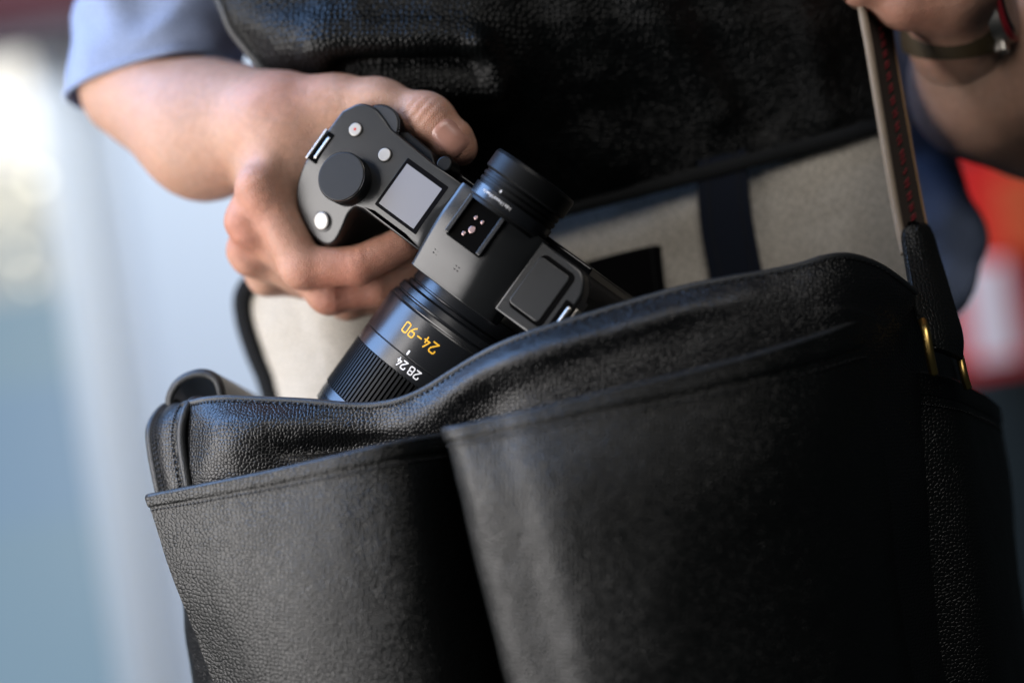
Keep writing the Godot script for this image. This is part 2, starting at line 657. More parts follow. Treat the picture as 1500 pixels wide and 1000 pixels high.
func build_person() -> void:
	var t := thing("person", "person in a blue shirt holding the camera by its grip, bag across the body", "person", at(760, 400, -190))
	# right arm and hand (left in the picture)
	var E := at(192, 128, -128)
	var F := at(300, 196, -90)
	var W := at(408, 186, -52)
	var B := []
	B.append([0, E, F, 27, 29.5, 20])
	B.append([0, F, W, 29.5, 21, 18])
	B.append([0, at(330, 165, -100), at(405, 172, -68), 22, 20, 20])
	B.append([0, W, at(425, 206, -46), 20, 18, 14])
	# metacarpals
	B.append([0, at(418, 172, -52), at(383, 277, -34), 13.5, 11, 8])
	B.append([0, at(410, 190, -58), at(370, 324, -43), 15, 11.5, 8])
	B.append([0, at(408, 198, -68), at(372, 367, -58), 15, 11, 8])
	B.append([0, at(412, 208, -80), at(394, 400, -76), 14, 10, 8])
	# ball of the thumb, web and thumb
	B.append([0, at(432, 172, -52), at(490, 160, -44), 17, 15, 12])
	B.append([0, at(490, 158, -44), at(556, 153, -33), 14.5, 12.4, 10])
	B.append([0, at(470, 192, -52), at(420, 260, -44), 13, 11, 14])
	B.append([0, at(505, 178, -50), at(440, 240, -50), 12, 11, 14])
	B.append([0, at(430, 255, -50), at(456, 345, -50), 12, 11, 12])
	B.append([5, at(550, 153, -34), at(628, 172, -23), 11.4, 10.4])
	B.append([5, at(618, 168, -23.5), at(632, 176, -21.5), 11.0, 10.9, 3])
	B.append([5, at(628, 172, -23), at(664, 207, -20), 10.5, 9.6])
	B.append([5, at(664, 207, -20), at(676, 219, -20), 9.6, 7.4])
	# sinews on the back of the hand and the bony knuckles
	for q in [[418, 190, -38, 380, 262, -25, 3.6, 3.0], [402, 206, -44, 362, 306, -33, 3.6, 3.0], [394, 222, -54, 358, 350, -48, 3.4, 3.0], [470, 140, -36, 560, 140, -24, 3.4, 2.6], [440, 150, -36, 410, 180, -36, 3.0, 3.0]]:
		B.append([0, at(q[0], q[1], q[2]), at(q[3], q[4], q[5]), q[6], q[7], 5])
	for q in [[374, 272, -27, 8.2], [357, 322, -37, 8.6], [357, 366, -53, 8.2], [380, 398, -72, 7.4]]:
		B.append([0, at(q[0], q[1], q[2]), at(q[0] + 6, q[1] + 14, q[2]), q[3], q[3] - 1, 5])
	# fingers: knuckle, middle joint, last joint, tip
	for f in [
		[1, [383, 277, -33], [445, 391, -30], [524, 389, -27], [588, 357, -28], 10.9, 10.0, 9.4, 8.2],
		[2, [370, 324, -42], [484, 430, -44], [552, 421, -44], [608, 392, -46], 11.5, 9.6, 9.0, 8.0],
		[3, [372, 367, -58], [511, 439, -62], [566, 434, -64], [620, 410, -66], 11.0, 9.2, 8.6, 7.6],
		[4, [394, 400, -76], [505, 426, -82], [552, 422, -84], [590, 405, -86], 9.6, 8.0, 7.6, 6.6]]:
		var p := pts([f[1], f[2], f[3], f[4]])
		B.append([f[0], p[0], p[1], f[5], f[6]])
		B.append([f[0], p[1] - (p[2] - p[1]).normalized() * .0015, p[1] + Vector3(0, 0, .0005), f[6] + .5, f[6] + .4, 3])   # the bony joint
		B.append([f[0], p[1], p[2], f[6], f[7], 2])
		B.append([f[0], p[2], p[3], f[7], f[8], 2])
	var v := PackedVector3Array()
	var idx := PackedInt32Array()
	skin_mesh(B, .0017, at(100, 500, -168), at(740, 40, 14), v, idx)
	var fine_count := v.size()
	# the rest of the body: elbow, upper arms, chest under the shirt, left forearm and hand
	var R := []
	R.append([0, at(198, 105, -132), at(215, 20, -150), 22, 30, 24])
	R.append([0, at(215, 20, -150), at(300, -260, -190), 31, 46, 24])
	R.append([0, at(300, -260, -180), at(640, -420, -190), 55, 80, 30])
	R.append([0, at(640, -420, -190), at(900, -420, -190), 85, 85, 30])
	R.append([0, at(770, -400, -190), at(860, 500, -190), 80, 60, 30])
	R.append([0, at(900, -420, -190), at(1560, -240, -170), 80, 50, 30])
	R.append([0, at(1560, -240, -170), at(1530, 150, -130), 46, 38, 24])
	R.append([0, at(1530, 150, -130), at(1440, 120, -106), 34, 35, 24])
	R.append([0, at(1440, 130, -106), at(1402, 62, -80), 33, 21, 20])
	var G := []
	G.append([0, at(1452, 155, -114), at(1398, 48, -74), 33, 20, 20])
	G.append([0, at(1398, 48, -74), at(1388, -25, -54), 20, 20, 16])
	G.append([0, at(1400, -25, -48), at(1320, -12, -44), 19, 17, 14])
	G.append([0, at(1400, -60, -50), at(1310, -50, -44), 20, 17, 14])
	G.append([0, at(1390, 0, -40), at(1330, -2, -36), 13, 12, 12])
	for k in 4:
		G.append([1 + k, at(1310, -20 - 48 * k, -40 - k), at(1262, -22 - 48 * k, -34 - k), 11.4, 10])
		G.append([1 + k, at(1262, -22 - 48 * k, -34 - k), at(1264, -16 - 48 * k, -62 - k), 10, 9, 3])
		G.append([1 + k, at(1264, -16 - 48 * k, -62 - k), at(1300, -14 - 48 * k, -72 - k), 9, 8, 3])
	G.append([5, at(1370, -150, -50), at(1300, -205, -50), 14, 11])
	G.append([5, at(1300, -205, -50), at(1255, -215, -58), 11, 9, 3])
	skin_mesh(R, .009, at(20, 640, -300), at(1800, -560, 20), v, idx)
	skin_mesh(G, .003, at(1190, 220, -140), at(1520, -260, 10), v, idx)
	# skin tones: knuckles and finger ends redder, back of the hand paler
	var base := Vector3(.47, .278, .20)
	var red := []
	for s in [[373, 271, 2, 20, .9], [346, 320, -20, 18, .9], [348, 368, -40, 18, .9], [440, 410, 2, 20, 1.0], [478, 448, -20, 18, 1.0], [520, 450, -40, 18, .9], [640, 170, 6, 22, .5], [672, 215, 6, 20, .9], [560, 380, -10, 30, .9], [1320, 20, -30, 40, .7], [420, 140, -40, 24, .6]]:
		red.append([at(s[0], s[1], s[2]), s[3] * .001, s[4]])
	var noise := FastNoiseLite.new()
	noise.seed = 5
	noise.frequency = 45.0
	var vein := FastNoiseLite.new()
	vein.seed = 11
	vein.frequency = 22.0
	var col := PackedColorArray()
	for p in v:
		var k := 0.0
		for s in red:
			k += s[2] * exp(-p.distance_squared_to(s[0]) / (s[1] * s[1]))
		k = clampf(k * .8 + noise.get_noise_3dv(p) * .10, 0.0, 1.0)
		var b := clampf(1.0 - absf(vein.get_noise_3dv(p)) * 9.0, 0.0, 1.0) * .05
		var c := base.lerp(Vector3(.45, .19, .13), k)
		col.append(Color(c.x * (1.0 - b), c.y, c.z * (1.0 + b)))
	# creases of the thumb joint and the finger joints
	var n := smooth_normals(v, idx)
	var fold := []
	for f in [[616, 160, -13, 0, 0, 0, 640, 182, 7.5, 1.0, 3.8], [452, 398, -16, 0, 0, 0, 492, 396, 6, .6, 3.6], [520, 372, -18, 0, 0, 0, 548, 366, 5, .9, 4.4], [486, 446, -34, 0, 0, 0, 520, 440, 6, .6, 3.6], [380, 268, -18, 0, 0, 0, 400, 300, 9, .2, 4.2], [355, 318, -33, 0, 0, 0, 380, 350, 9, .2, 4.2]]:
		fold.append([at(f[0], f[1], f[2]), (at(f[6], f[7], f[2]) - at(f[0], f[1], f[2])).normalized(), f[8] * .001, f[9] * .001, f[10] * .001])
	for i in fine_count:
		var d := 0.0
		for f in fold:
			var q: Vector3 = v[i] - f[0]
			var g := exp(-q.length_squared() / (f[2] * f[2]))
			if g > .02:
				d += f[3] * g * (absf(sin(PI * (q.dot(f[1]) + noise.get_noise_3dv(v[i]) * .0015) / f[4])) - .6)
		d += noise.get_noise_3dv(v[i] * 2.0) * .00022
		v[i] += n[i] * d
	n = smooth_normals(v, idx)
	part("body", mesh_of(v, n, idx, null, col), M.skin, t)
	# thumbnail
	var tt := (at(678, 222, -20) - at(630, 175, -22)).normalized()
	var nn := Vector3(.10, .02, .99).normalized()
	nn = (nn - tt * nn.dot(tt) + tt * .06).normalized()
	tt = (tt - nn * tt.dot(nn)).normalized()
	var c := at(660, 206, -20.3) + nn * .0113
	var ss := nn.cross(tt)
	var grid := []
	for j in 13:
		var row := PackedVector3Array()
		for i in 13:
			var u := (j / 12.0 - .5) * 2.0
			var w := (i / 12.0 - .5) * 2.0
			var rr := maxf(absf(u), absf(w))
			var dir := Vector2(u, w)
			if dir.length() > 0.0:      # square to rounded square
				dir = dir.normalized() * rr * pow(pow(absf(dir.normalized().x), 4.0) + pow(absf(dir.normalized().y), 4.0), -1.0 / 4.0)
			var a := dir.x * .0084
			var b := dir.y * .0064
			row.append(c + tt * a + ss * b - nn * (b * b / .0205 + maxf(rr - .88, 0.0) * .006 + maxf(a, 0.0) * a / .03))
		grid.append(row)
	part("thumbnail", sheet(grid, .0006), M.nail, t)
	build_shirt(t)

func build_shirt(t: Node3D) -> void:
	var noise := FastNoiseLite.new()
	noise.seed = 77
	noise.frequency = 14.0
	# right sleeve: rolled up to the elbow, its opening cut slanting
	var rows := []
	for s in 9:
		var u := s / 8.0
		var row := []
		for k in 25:
			var a := TAU * k / 24.0
			var c := at(lerpf(300, 230, u), lerpf(-250, 116, u), lerpf(-160, -136, u))
			var r := lerpf(.062, .0425, pow(u, .7)) * (1.0 + .04 * sin(a * 3.0 + u * 7.0))
			var axis := (at(230, 116, -136) - at(300, -250, -160)).normalized()
			var side := axis.cross(Vector3(0, 0, 1)).normalized()
			var p := c + side * cos(a) * r * 1.02 + side.cross(axis) * sin(a) * r * 1.05
			var slant := pow(u, 3.0)
			p += axis * (cos(a) * .017 * slant + (.002 if s == 8 else 0.0))
			p += (p - c).normalized() * noise.get_noise_3dv(p * 1.3) * .005
			row.append(p)
		rows.append(row)
	var grid := surf(rows, 72, 40, func(u, w, _p): return .0009 * sin(w * 34.0 + 2.0 * sin(u * TAU)) * smoothstep(.2, .7, w) + .0042 * (exp(-pow((u - .13 - .25 * (w - .6)) / .035, 2.0)) + .8 * exp(-pow((u - .30 + .3 * (w - .8)) / .03, 2.0)) - .7 * exp(-pow((u - .21) / .03, 2.0))) * smoothstep(.3, .6, w) * smoothstep(1.0, .9, w))
	part("sleeve", sheet(grid, .0015), M.shirt, t)
	var hem := []
	for k in 25:
		hem.append(grid[40][k * 3] + Vector3(.0005, .001, .0))
	part("sleeve_hem", tube(hem, .0018, 8, 96), M.shirt, t)
	# the body of the shirt
	var torso := []
	for q in [[-560, 330, 1560], [-120, 395, 1330], [60, 400, 1318], [150, 402, 1350], [250, 406, 1402], [330, 410, 1428], [372, 412, 1434], [420, 414, 1422], [470, 420, 1388], [540, 430, 1350], [700, 440, 1330]]:
		var row := []
		for k in 25:
			var a := TAU * k / 24.0
			var l := at(q[1], q[0], -215)
			var r := at(q[2], q[0], -160)
			var half := (r.x - l.x) / 2.0
			var ca := signf(cos(a)) * pow(absf(cos(a)), .55)
			var sa := signf(sin(a)) * pow(absf(sin(a)), .55)
			row.append(Vector3((l.x + r.x) / 2.0 + half * ca, l.y, -.215 + .05 * sa + .05 * maxf(ca, 0.0)))
		torso.append(row)
	part("shirt_body", sheet(surf(torso, 96, 60, func(u, w, p): return noise.get_noise_3dv(p) * .004 + .0015 * sin(p.y * 150.0 + p.x * 60.0)), .0015), M.shirt, t)

# ------------------------------------------------------------------ the camera
func build_camera() -> void:
	var nx := Vector3(.8, -.6, 0)
	var r := deg_to_rad(23.0)
	var bx := (nx * cos(r) + Vector3(0, 0, 1) * sin(r)).normalized()
	var by := (-nx * sin(r) + Vector3(0, 0, 1) * cos(r)).normalized()
	var bz := bx.cross(by)
	var turn := Basis(bx, by, bz) * Basis(Vector3(1, 0, 0), deg_to_rad(3.0))
	var t := thing("camera", "dark grey metal digital camera held by its grip above the open leather bag", "camera", at(669, 408, 17.0), "", turn)
	var mm := .001
	var shape := func(list: Array) -> PackedVector2Array:
		var o := PackedVector2Array()
		for p in list: o.append(Vector2(p[0], p[1]) * mm)
		return o
	var smooth_shape := func(list: Array, sub: int) -> PackedVector2Array:
		var o := PackedVector2Array()
		var n := list.size()
		for i in n:
			var p := []
			for k in 4:
				var q = list[(i - 1 + k + n) % n]
				p.append(Vector3(q[0], q[1], 0) * mm)
			if list[i].size() > 2:      # a straight stretch begins here
				o.append(Vector2(p[1].x, p[1].y))
				continue
			for s in sub:
				var c := cat(p[0], p[1], p[2], p[3], float(s) / sub)
				o.append(Vector2(c.x, c.y))
		return o
	# right-hand shoulder with the grip: top plate slopes down to the front
	var plate := [[-23.5, -36, 1], [-42.4, -36, 1], [-70, -37.5, 1], [-76, -39.5], [-82.5, -41], [-88, -40], [-92, -37, 1], [-95.6, -31, 1], [-96, -19.4, 1], [-95.6, -2], [-92.2, 10], [-87.5, 17.8], [-79, 23.2], [-71, 25.2], [-65.5, 24.2], [-62.2, 20], [-61.4, 13], [-62, 6], [-61, 1.2, 1], [-59, .2, 1], [-23.5, .2, 1]]
	for p in plate:
		p[0] = -25.0 + (p[0] + 25.0) * 1.045
		if p[0] < -62.0:      # the grip swells outwards towards its front
			p[0] -= 3.2 * smoothstep(-12.0, 12.0, p[1])
	var lift := func(_x: float, z: float) -> float:
		return -.00042 * pow(maxf(z * 1000.0 + 8.0, 0.0), 1.35) * .25
	part("top_plate", slab(smooth_shape.call(plate, 4), -.014, 0.0, .0011, lift), M.metal, t)
	var grip := []
	for p in plate:
		var q: Array = p.duplicate()
		q[0] = (q[0] + 60) * .985 - 60
		q[1] = (q[1] + 10) * .985 - 10
		grip.append(q)
	part("grip", slab(smooth_shape.call(grip, 4), -.090, -.0125, .001), M.leatherette, t)
	part("body_shell", slab(shape.call([[-24, -36], [-24, .5], [46, .5], [51, -1.5], [53.5, -6], [53.5, -28], [50.5, -33.5], [45, -36]]), -.090, -.0085, .002), M.leatherette, t)
	var shoulder := [[22.5, -36, 1], [42, -36], [48, -34.5], [52, -30], [53.6, -24, 1], [53.6, -4], [51.5, -.8], [47, .6, 1], [22.5, .6, 1]]
	var sp := part("shoulder_plate", slab(smooth_shape.call(shoulder, 4), -.014, -.002, .0012), M.metal, t)
	part("panel_groove", slab(rounded(.0265, .0465, -.0325, -.004, .003), -.004, -.00192, .00004), M.gap, sp)
	part("panel", slab(rounded(.0262, .0440, -.0305, -.0055, .002), -.004, -.0016, .0004), M.metal, sp)
	# viewfinder hump: rounded in cross-section, its front overhangs the lens
	var rows := []
	var sect := [[-24.0, -6], [-24.0, 0], [-23.6, 4.2], [-22.6, 5.6], [-20.0, 6.4], [-12, 6.9], [0, 7.0], [7, 6.6], [11, 5.4], [16.5, 2.4], [21.5, -1.4], [23.2, -4], [23.4, -8]]
	for z in [-37.0, -36.4, -30, -20, -10, 0, 5.4, 6.8, 7.2]:
		var row := []
		for s in sect:
			var e: float = 1.0 if z > -36.8 and z < 7.0 else .965
			row.append(Vector3(s[0] * e, (s[1] - (1.0 - e) * 20.0) - maxf(0.0, z + 16.0) * .24, z) * mm)
		rows.append(row)
	var hump := part("viewfinder_hump", sheet(surf(rows, 60, 40), .001), M.metal, t)
	part("hump_front", slab(rounded(-.0232, .0228, -.036, .0068, .001), -.016, -.0095, .001), M.dark_metal, hump)
	# accessory shoe with its contacts
	var shoe := part("accessory_shoe", slab(rounded(-.0142, .0062, -.035, -.0135, .0008), .004, .00735, .0003), M.gap, t)
	for s in [-1, 1]:
		part("rail", slab(rounded(-.0040 + s * .0096 - .0012, -.0040 + s * .0096 + .0012, -.035, -.0145, .0004), .006, .0092, .0004), M.metal, shoe)
	for k in [[-6.2, -27.4, 1.0], [-2.3, -27.4, .9], [-4.4, -22.0, 1.75], [-6.7, -18.5, 1.05]]:
		part("contact", disc(k[0] * mm, k[1] * mm, .007, .0078, k[2] * mm, .0003, 20), M.contact, shoe)
	for g in [[-14.3, -4.5, 6.75], [-1.0, -4.2, 6.98]]:
		var st := SurfaceTool.new()
		st.begin(Mesh.PRIMITIVE_TRIANGLES)
		for s in [[-1, -1], [1, -1], [-1, 1], [1, 1]]:
			var top: float = g[2] - maxf(0.0, g[1] + s[1] * .85 + 16.0) * .24 + .06
			st.append_from(disc((g[0] + s[0] * .85) * mm, (g[1] + s[1] * .85) * mm, (top - .8) * mm, top * mm, .00058, .00005, 12), 0, Transform3D())
		part("microphone_holes", st.commit(), M.gap, hump)
	# eyepiece
	var eye := Vector3(0, -.005, 0)
	var ep := part("eyepiece", lathe([[-.0595, 0], [-.0595, .0150], [-.0590, .0205], [-.0575, .0212], [-.0500, .0212], [-.0495, .0206], [-.0490, .0196], [-.0480, .0196], [-.0478, .0202], [-.0462, .0202], [-.0460, .0196], [-.0452, .0196], [-.0450, .0202], [-.0434, .0202], [-.0432, .0196], [-.0422, .0196], [-.0420, .0203], [-.0360, .0203], [-.0355, .0195], [-.034, .0195]], 96, eye), M.rubber, t)
	part("dioptre_ring", lathe([[-.0419, .0200], [-.0419, .02045], [-.0364, .02045], [-.0362, .0200]], 96, eye), M.anodised, ep)
	var on_eye := func(rad: float, z0: float) -> Callable:
		return func(p: Vector2) -> Vector3:
			return eye + Vector3(sin(p.x / rad), 0, 0) * -rad + Vector3(0, cos(p.x / rad), 0) * rad + Vector3(0, 0, z0 + p.y)
	part("ring_lettering", lettering("ldelfeonlfoeln", .0013, .00125, .00026, on_eye.call(.02055, -.0400)), M.white, ep)
	part("ring_mark", lettering("I", .0006, .001, .0007, on_eye.call(.02055, -.0436)), M.white, ep)
	# controls on the top plate
	var y_at := func(x: float, z: float) -> float: return lift.call(x, z)
	for b in [[-86.7, -27.5, true], [-66.4, -26.0, false]]:
		part("button_well", disc(b[0] * mm, b[1] * mm, -.002, .00006, .0036, .00002), M.gap, t)
		var bt := part("button", disc(b[0] * mm, b[1] * mm, -.001, .0011, .0032, .0005), M.button, t)
		if b[2]:
			part("red_dot", disc(b[0] * mm, b[1] * mm, .001, .00114, .0007, .00002, 20), M.red_dot, bt)
	var dial := part("dial", disc(-.0742, -.0063, -.004, .0085, .0116, .0006, 96), M.dial_top, t)
	part("dial_rim", lathe([[-.0082, .01162], [-.0079, .01172], [-.0076, .01162]], 96), M.steel, dial).transform = Transform3D(Basis(Vector3(1, 0, 0), Vector3(0, 0, 1), Vector3(0, -1, 0)), Vector3(-.0742, 0, -.0063))
	var kn := SurfaceTool.new()
	kn.begin(Mesh.PRIMITIVE_TRIANGLES)
	var bar := box(Vector3(.00035, .0066, .00035))
	for k in 72:
		var a := TAU * k / 72
		kn.append_from(bar, 0, Transform3D(Basis(Vector3.UP, a), Vector3(-.0742 + cos(a) * .0116, .0036, -.0063 - sin(a) * .0116)))
	part("dial_knurl", kn.commit(), M.dark_metal, dial, true)
	# shutter release on the sloping front
	var hy: float = lift.call(-.0772, .016)
	var tilt := Transform3D(Basis(Vector3(1, 0, 0), .30), Vector3(-.0772, hy, .0160))
	part("release_collar", disc(0, 0, -.003, .0003, .0052, .0003), M.dark_metal, t).transform = tilt
	part("shutter_release", disc(0, 0, -.002, .0019, .0043, .0009), M.button, t).transform = tilt
	# top display
	part("display_frame", slab(rounded(-.0560, -.0300, -.0312, -.0048, .0006), -.002, .00012, .00005), M.bezel, t)
	part("display", slab(rounded(-.0544, -.0322, -.0288, -.0064, .0002), -.001, .00026, .00004), M.screen, t)
	# strap lugs: a bar in a notch at each end
	for s in [-1, 1]:
		var x: float = -.0962 if s < 0 else .0505
		var z: float = -.0115 if s < 0 else -.0135
		var lug := part("strap_lug", box(Vector3(.0042, .006, .0162)), M.gap, t)
		lug.position = Vector3(x, -.0026 if s < 0 else -.0046, z)
		part("lug_bar", box(Vector3(.0024, .003, .0128), .001), M.steel, lug).position = Vector3(s * -.0004, .0016, 0) if s < 0 else Vector3(.0016, .002, 0)
		part("lug_plate", box(Vector3(.0014, .004, .0168), .0005), M.steel, lug).position = Vector3(-.0034, .0008, 0) if s < 0 else Vector3(.0044, -.0006, .001)
	# thumb wheel and the back
	var wheel := SurfaceTool.new()
	wheel.begin(Mesh.PRIMITIVE_TRIANGLES)
	wheel.append_from(disc(-.079, -.0345, -.009, -.0012, .0105, .0006, 64), 0, Transform3D())
	for k in 48:
		var a := TAU * k / 48
		wheel.append_from(box(Vector3(.0006, .0066, .0006)), 0, Transform3D(Basis(Vector3.UP, a), Vector3(-.079 + cos(a) * .0106, -.005, -.0345 - sin(a) * .0106)))
	part("thumb_wheel", wheel.commit(), M.dark_metal, t)
	part("thumb_rest", slab(shape.call([[-72, -37], [-66, -41], [-50, -40], [-44, -36], [-44, -34], [-72, -34]]), -.05, -.004, .001), M.rubber, t)
	part("joystick", disc(-.040, -.0385, -.012, -.002, .004, .001, 24), M.rubber, t)
	part("back_screen", slab(rounded(-.040, .045, -.0395, -.034, .001), -.082, -.014, .001), M.bezel, t)
	build_lens(t)

func build_lens(t: Node3D) -> void:
	var ax := Vector3(0, -.045, 0)
	part("lens_mount", lathe([[-.001, .030], [.001, .0345], [.0045, .0345], [.0048, .0335], [.0052, .0335]], 120, ax), M.steel, t)
	var lens := part("lens", lathe([[.0048, .0352], [.0052, .0362], [.0120, .0366], [.0124, .0360], [.0130, .0360], [.0134, .0372], [.0150, .0374], [.0160, .0392], [.0190, .0398], [.0196, .0392], [.0202, .0392], [.0208, .0402], [.0226, .0408], [.0230, .0406], [.0234, .0409], [.0240, .0412], [.0418, .0412], [.0422, .0409]], 160, ax), M.anodised, t)
	part("zoom_scale", lathe([[.0422, .0408], [.0426, .0412], [.0500, .0412], [.0505, .0408]], 160, ax), M.anodised, lens)
	# ribbed zoom ring: real ridges
	var v := PackedVector3Array()
	var idx := PackedInt32Array()
	var ribs := 116
	var prof := [[.0500, 0.0], [.0504, 1.0], [.0752, 1.0], [.0756, 0.0]]
	for p in prof:
		for k in ribs:
			for s in [[0.0, .0399], [.30, .0399], [.38, .0414], [.92, .0414]]:
				var a: float = TAU * (k + s[0]) / ribs
				var r: float = lerpf(.0399, s[1], p[1])
				v.append(ax + Vector3(sin(a) * r, cos(a) * r, p[0]))
	var ring := ribs * 4
	for j in 3:
		for i in ring:
			var a := j * ring + i
			var b := j * ring + (i + 1) % ring
			for q in [a, b, a + ring, b, b + ring, a + ring]:
				idx.append(q)
	var st := SurfaceTool.new()
	st.begin(Mesh.PRIMITIVE_TRIANGLES)
	st.set_smooth_group(-1)
	for i in idx:
		st.add_vertex(v[i])
	st.generate_normals()
	part("zoom_ring", st.commit(), M.rubber, lens)
	part("front_barrel", lathe([[.0752, .0405], [.0757, .0410], [.0800, .0411], [.0802, .0407], [.0806, .0407], [.0808, .0410], [.0842, .0408], [.0850, .0396], [.0870, .0394], [.1180, .0394], [.1250, .0425], [.1380, .0430], [.1380, .0400], [.1340, .0380], [.1340, 0]], 160, ax), M.anodised, lens)
	var focus := []
	for k in 10:
		focus.append_array([[.0880 + k * .003, .0394], [.0884 + k * .003, .0404], [.0898 + k * .003, .0404], [.0902 + k * .003, .0394]])
	part("focus_ring", lathe(focus, 120, ax), M.rubber, lens)
	part("front_element", lathe([[.1335, .0], [.1352, .015], [.1345, .030], [.1338, .0378]], 64, ax), M.bezel, lens)
	var on_lens := func(z0: float) -> Callable:
		return func(p: Vector2) -> Vector3:
			var r := .04128
			return ax + Vector3(-sin(p.x / r) * r, cos(p.x / r) * r, z0 + p.y)
	part("focal_range_lettering", lettering("24-90", .0048, .0043, .00072, on_lens.call(.0292)), M.yellow, lens)
	part("index_mark", lettering("I", .0015, .001, .0010, on_lens.call(.0394)), M.white, lens)
	var shift := func(dx: float) -> Callable:
		return func(p: Vector2) -> Vector3: return on_lens.call(.0441).call(p + Vector2(dx, 0))
	part("zoom_number", lettering("24", .0037, .0031, .00062, shift.call(-.0004)), M.white, lens)
	part("zoom_number", lettering("28", .0037, .0034, .00062, shift.call(-.0080)), M.white, lens)

# ------------------------------------------------------------------ the bag
func build_bag() -> void:
	var t := thing("messenger_bag", "large black pebbled leather messenger bag hanging open with two front pockets", "bag", at(800, 1060, -20))
	var bump := FastNoiseLite.new()
	bump.seed = 40
	bump.frequency = 9.0
	var rough := func(amp: float) -> Callable:
		return func(_u, _w, p): return bump.get_noise_3dv(p) * amp
	# front wall
	var front_rows := [
		pts([[262, 598, -22], [272, 590, -12], [330, 583, -2], [440, 589, 8], [530, 594, 17], [605, 580, 26], [700, 524, 36], [800, 482, 46], [1000, 424, 50], [1150, 393, 44], [1245, 375, 32], [1330, 420, 4], [1392, 500, -30]]),
		pts([[256, 630, -22], [273, 622, -6], [335, 616, 12], [440, 622, 18], [530, 628, 20], [605, 614, 31], [700, 550, 46], [800, 510, 58], [1000, 455, 60], [1150, 420, 50], [1250, 405, 36], [1340, 450, 4], [1400, 530, -34]]),
		pts([[254, 670, -20], [274, 664, -2], [340, 655, 17], [440, 660, 14], [530, 655, 15], [620, 640, 30], [710, 590, 40], [810, 550, 54], [1000, 490, 59], [1150, 455, 54], [1255, 445, 38], [1345, 500, 2], [1408, 570, -38]]),
		pts([[262, 725, -16], [284, 718, 3], [345, 705, 16], [440, 700, 18], [540, 690, 20], [635, 680, 24], [725, 650, 40], [820, 620, 54], [1000, 570, 60], [1150, 530, 55], [1258, 510, 40], [1352, 570, 0], [1425, 640, -44]]),
		pts([[300, 900, -6], [330, 900, 12], [400, 900, 20], [490, 900, 22], [590, 900, 22], [680, 900, 24], [770, 900, 40], [850, 900, 52], [1010, 900, 58], [1160, 900, 54], [1268, 900, 40], [1380, 900, 2], [1470, 900, -48]]),
		pts([[340, 1100, -2], [370, 1100, 12], [440, 1100, 20], [520, 1100, 22], [620, 1100, 22], [700, 1100, 24], [790, 1100, 40], [870, 1100, 52], [1020, 1100, 58], [1170, 1100, 54], [1280, 1100, 40], [1410, 1100, 2], [1510, 1100, -50]])]
	var dents := func(u, w, p):
		return bump.get_noise_3dv(p) * .0022 + bump.get_noise_3dv(p * 3.0) * .0005
	var fg := surf(front_rows, 180, 80, dents)
	part("front_wall", sheet(fg, .003), M.leather, t)
	var edge := []
	var seam := []
	for i in range(0, 181, 6):
		edge.append(fg[0][i] + Vector3(0, -.0004, -.0012))
		seam.append(fg[2][i] + Vector3(0, 0, .0003))
	part("rolled_edge", tube(edge, .0019, 10, 180), M.edge_leather, t)
	part("edge_stitching", stitches(seam, 150), M.thread, t, true)
	# left pocket
	var lp := [
		pts([[213, 728, 2], [300, 711, 24], [400, 690, 42], [500, 667, 55], [580, 649, 56], [634, 640, 40], [694, 632, 20]]),
		pts([[240, 806, 4], [322, 798, 29], [420, 785, 49], [520, 775, 61], [600, 762, 61], [654, 758, 42], [716, 755, 20]]),
		pts([[276, 905, 6], [350, 900, 31], [440, 900, 51], [540, 898, 63], [622, 890, 62], [678, 886, 42], [744, 884, 20]]),
		pts([[345, 1100, 6], [415, 1100, 30], [495, 1100, 49], [585, 1100, 60], [665, 1100, 58], [724, 1100, 40], [800, 1100, 18]])]
	var lg := surf(lp, 110, 80, rough.call(.0018))
	var pk := part("pocket", sheet(lg, .0028), M.smooth_leather, t)
	pk.set_meta("label", "left front pocket, standing further open")
	hem(pk, lg, 7)
	# right pocket, nearer to the lens
	var rp := [
		pts([[694, 642, 8], [664, 636, 38], [647, 631, 58], [664, 627, 70], [724, 614, 76], [800, 597, 84], [950, 560, 84], [1100, 522, 74], [1200, 492, 56], [1262, 470, 36], [1290, 482, 14]]),
		pts([[719, 732, 8], [687, 726, 40], [670, 722, 62], [688, 718, 76], [749, 716, 86], [820, 710, 95], [960, 700, 95], [1105, 690, 84], [1206, 680, 66], [1276, 670, 42], [1310, 680, 16]]),
		pts([[749, 862, 8], [718, 856, 40], [702, 852, 62], [721, 850, 76], [780, 850, 86], [845, 850, 95], [980, 850, 95], [1115, 850, 84], [1216, 850, 68], [1291, 850, 46], [1328, 860, 16]]),
		pts([[812, 1100, 8], [782, 1100, 40], [766, 1100, 60], [785, 1100, 74], [840, 1100, 84], [900, 1100, 92], [1020, 1100, 92], [1145, 1100, 84], [1245, 1100, 70], [1320, 1100, 48], [1360, 1100, 18]])]
	var rg := surf(rp, 150, 80, rough.call(.0022))
	var pr := part("pocket", sheet(rg, .0028), M.smooth_leather, t)
	pr.set_meta("label", "right front pocket, bulging towards the viewer")
	hem(pr, rg, 7)
	# end pocket at the right and the gussets
	var sp := [
		pts([[1296, 552, 11], [1326, 543, 4], [1396, 556, -8], [1440, 577, -34], [1462, 594, -60], [1466, 600, -90]]),
		pts([[1318, 700, 12], [1343, 700, 5], [1416, 700, -4], [1458, 705, -32], [1478, 710, -60], [1482, 712, -92]]),
		pts([[1338, 850, 12], [1363, 850, 5], [1436, 850, -2], [1476, 852, -30], [1494, 855, -60], [1498, 856, -94]]),
		pts([[1362, 1100, 12], [1388, 1100, 5], [1466, 1100, -2], [1510, 1100, -30], [1530, 1100, -60], [1534, 1100, -96]])]
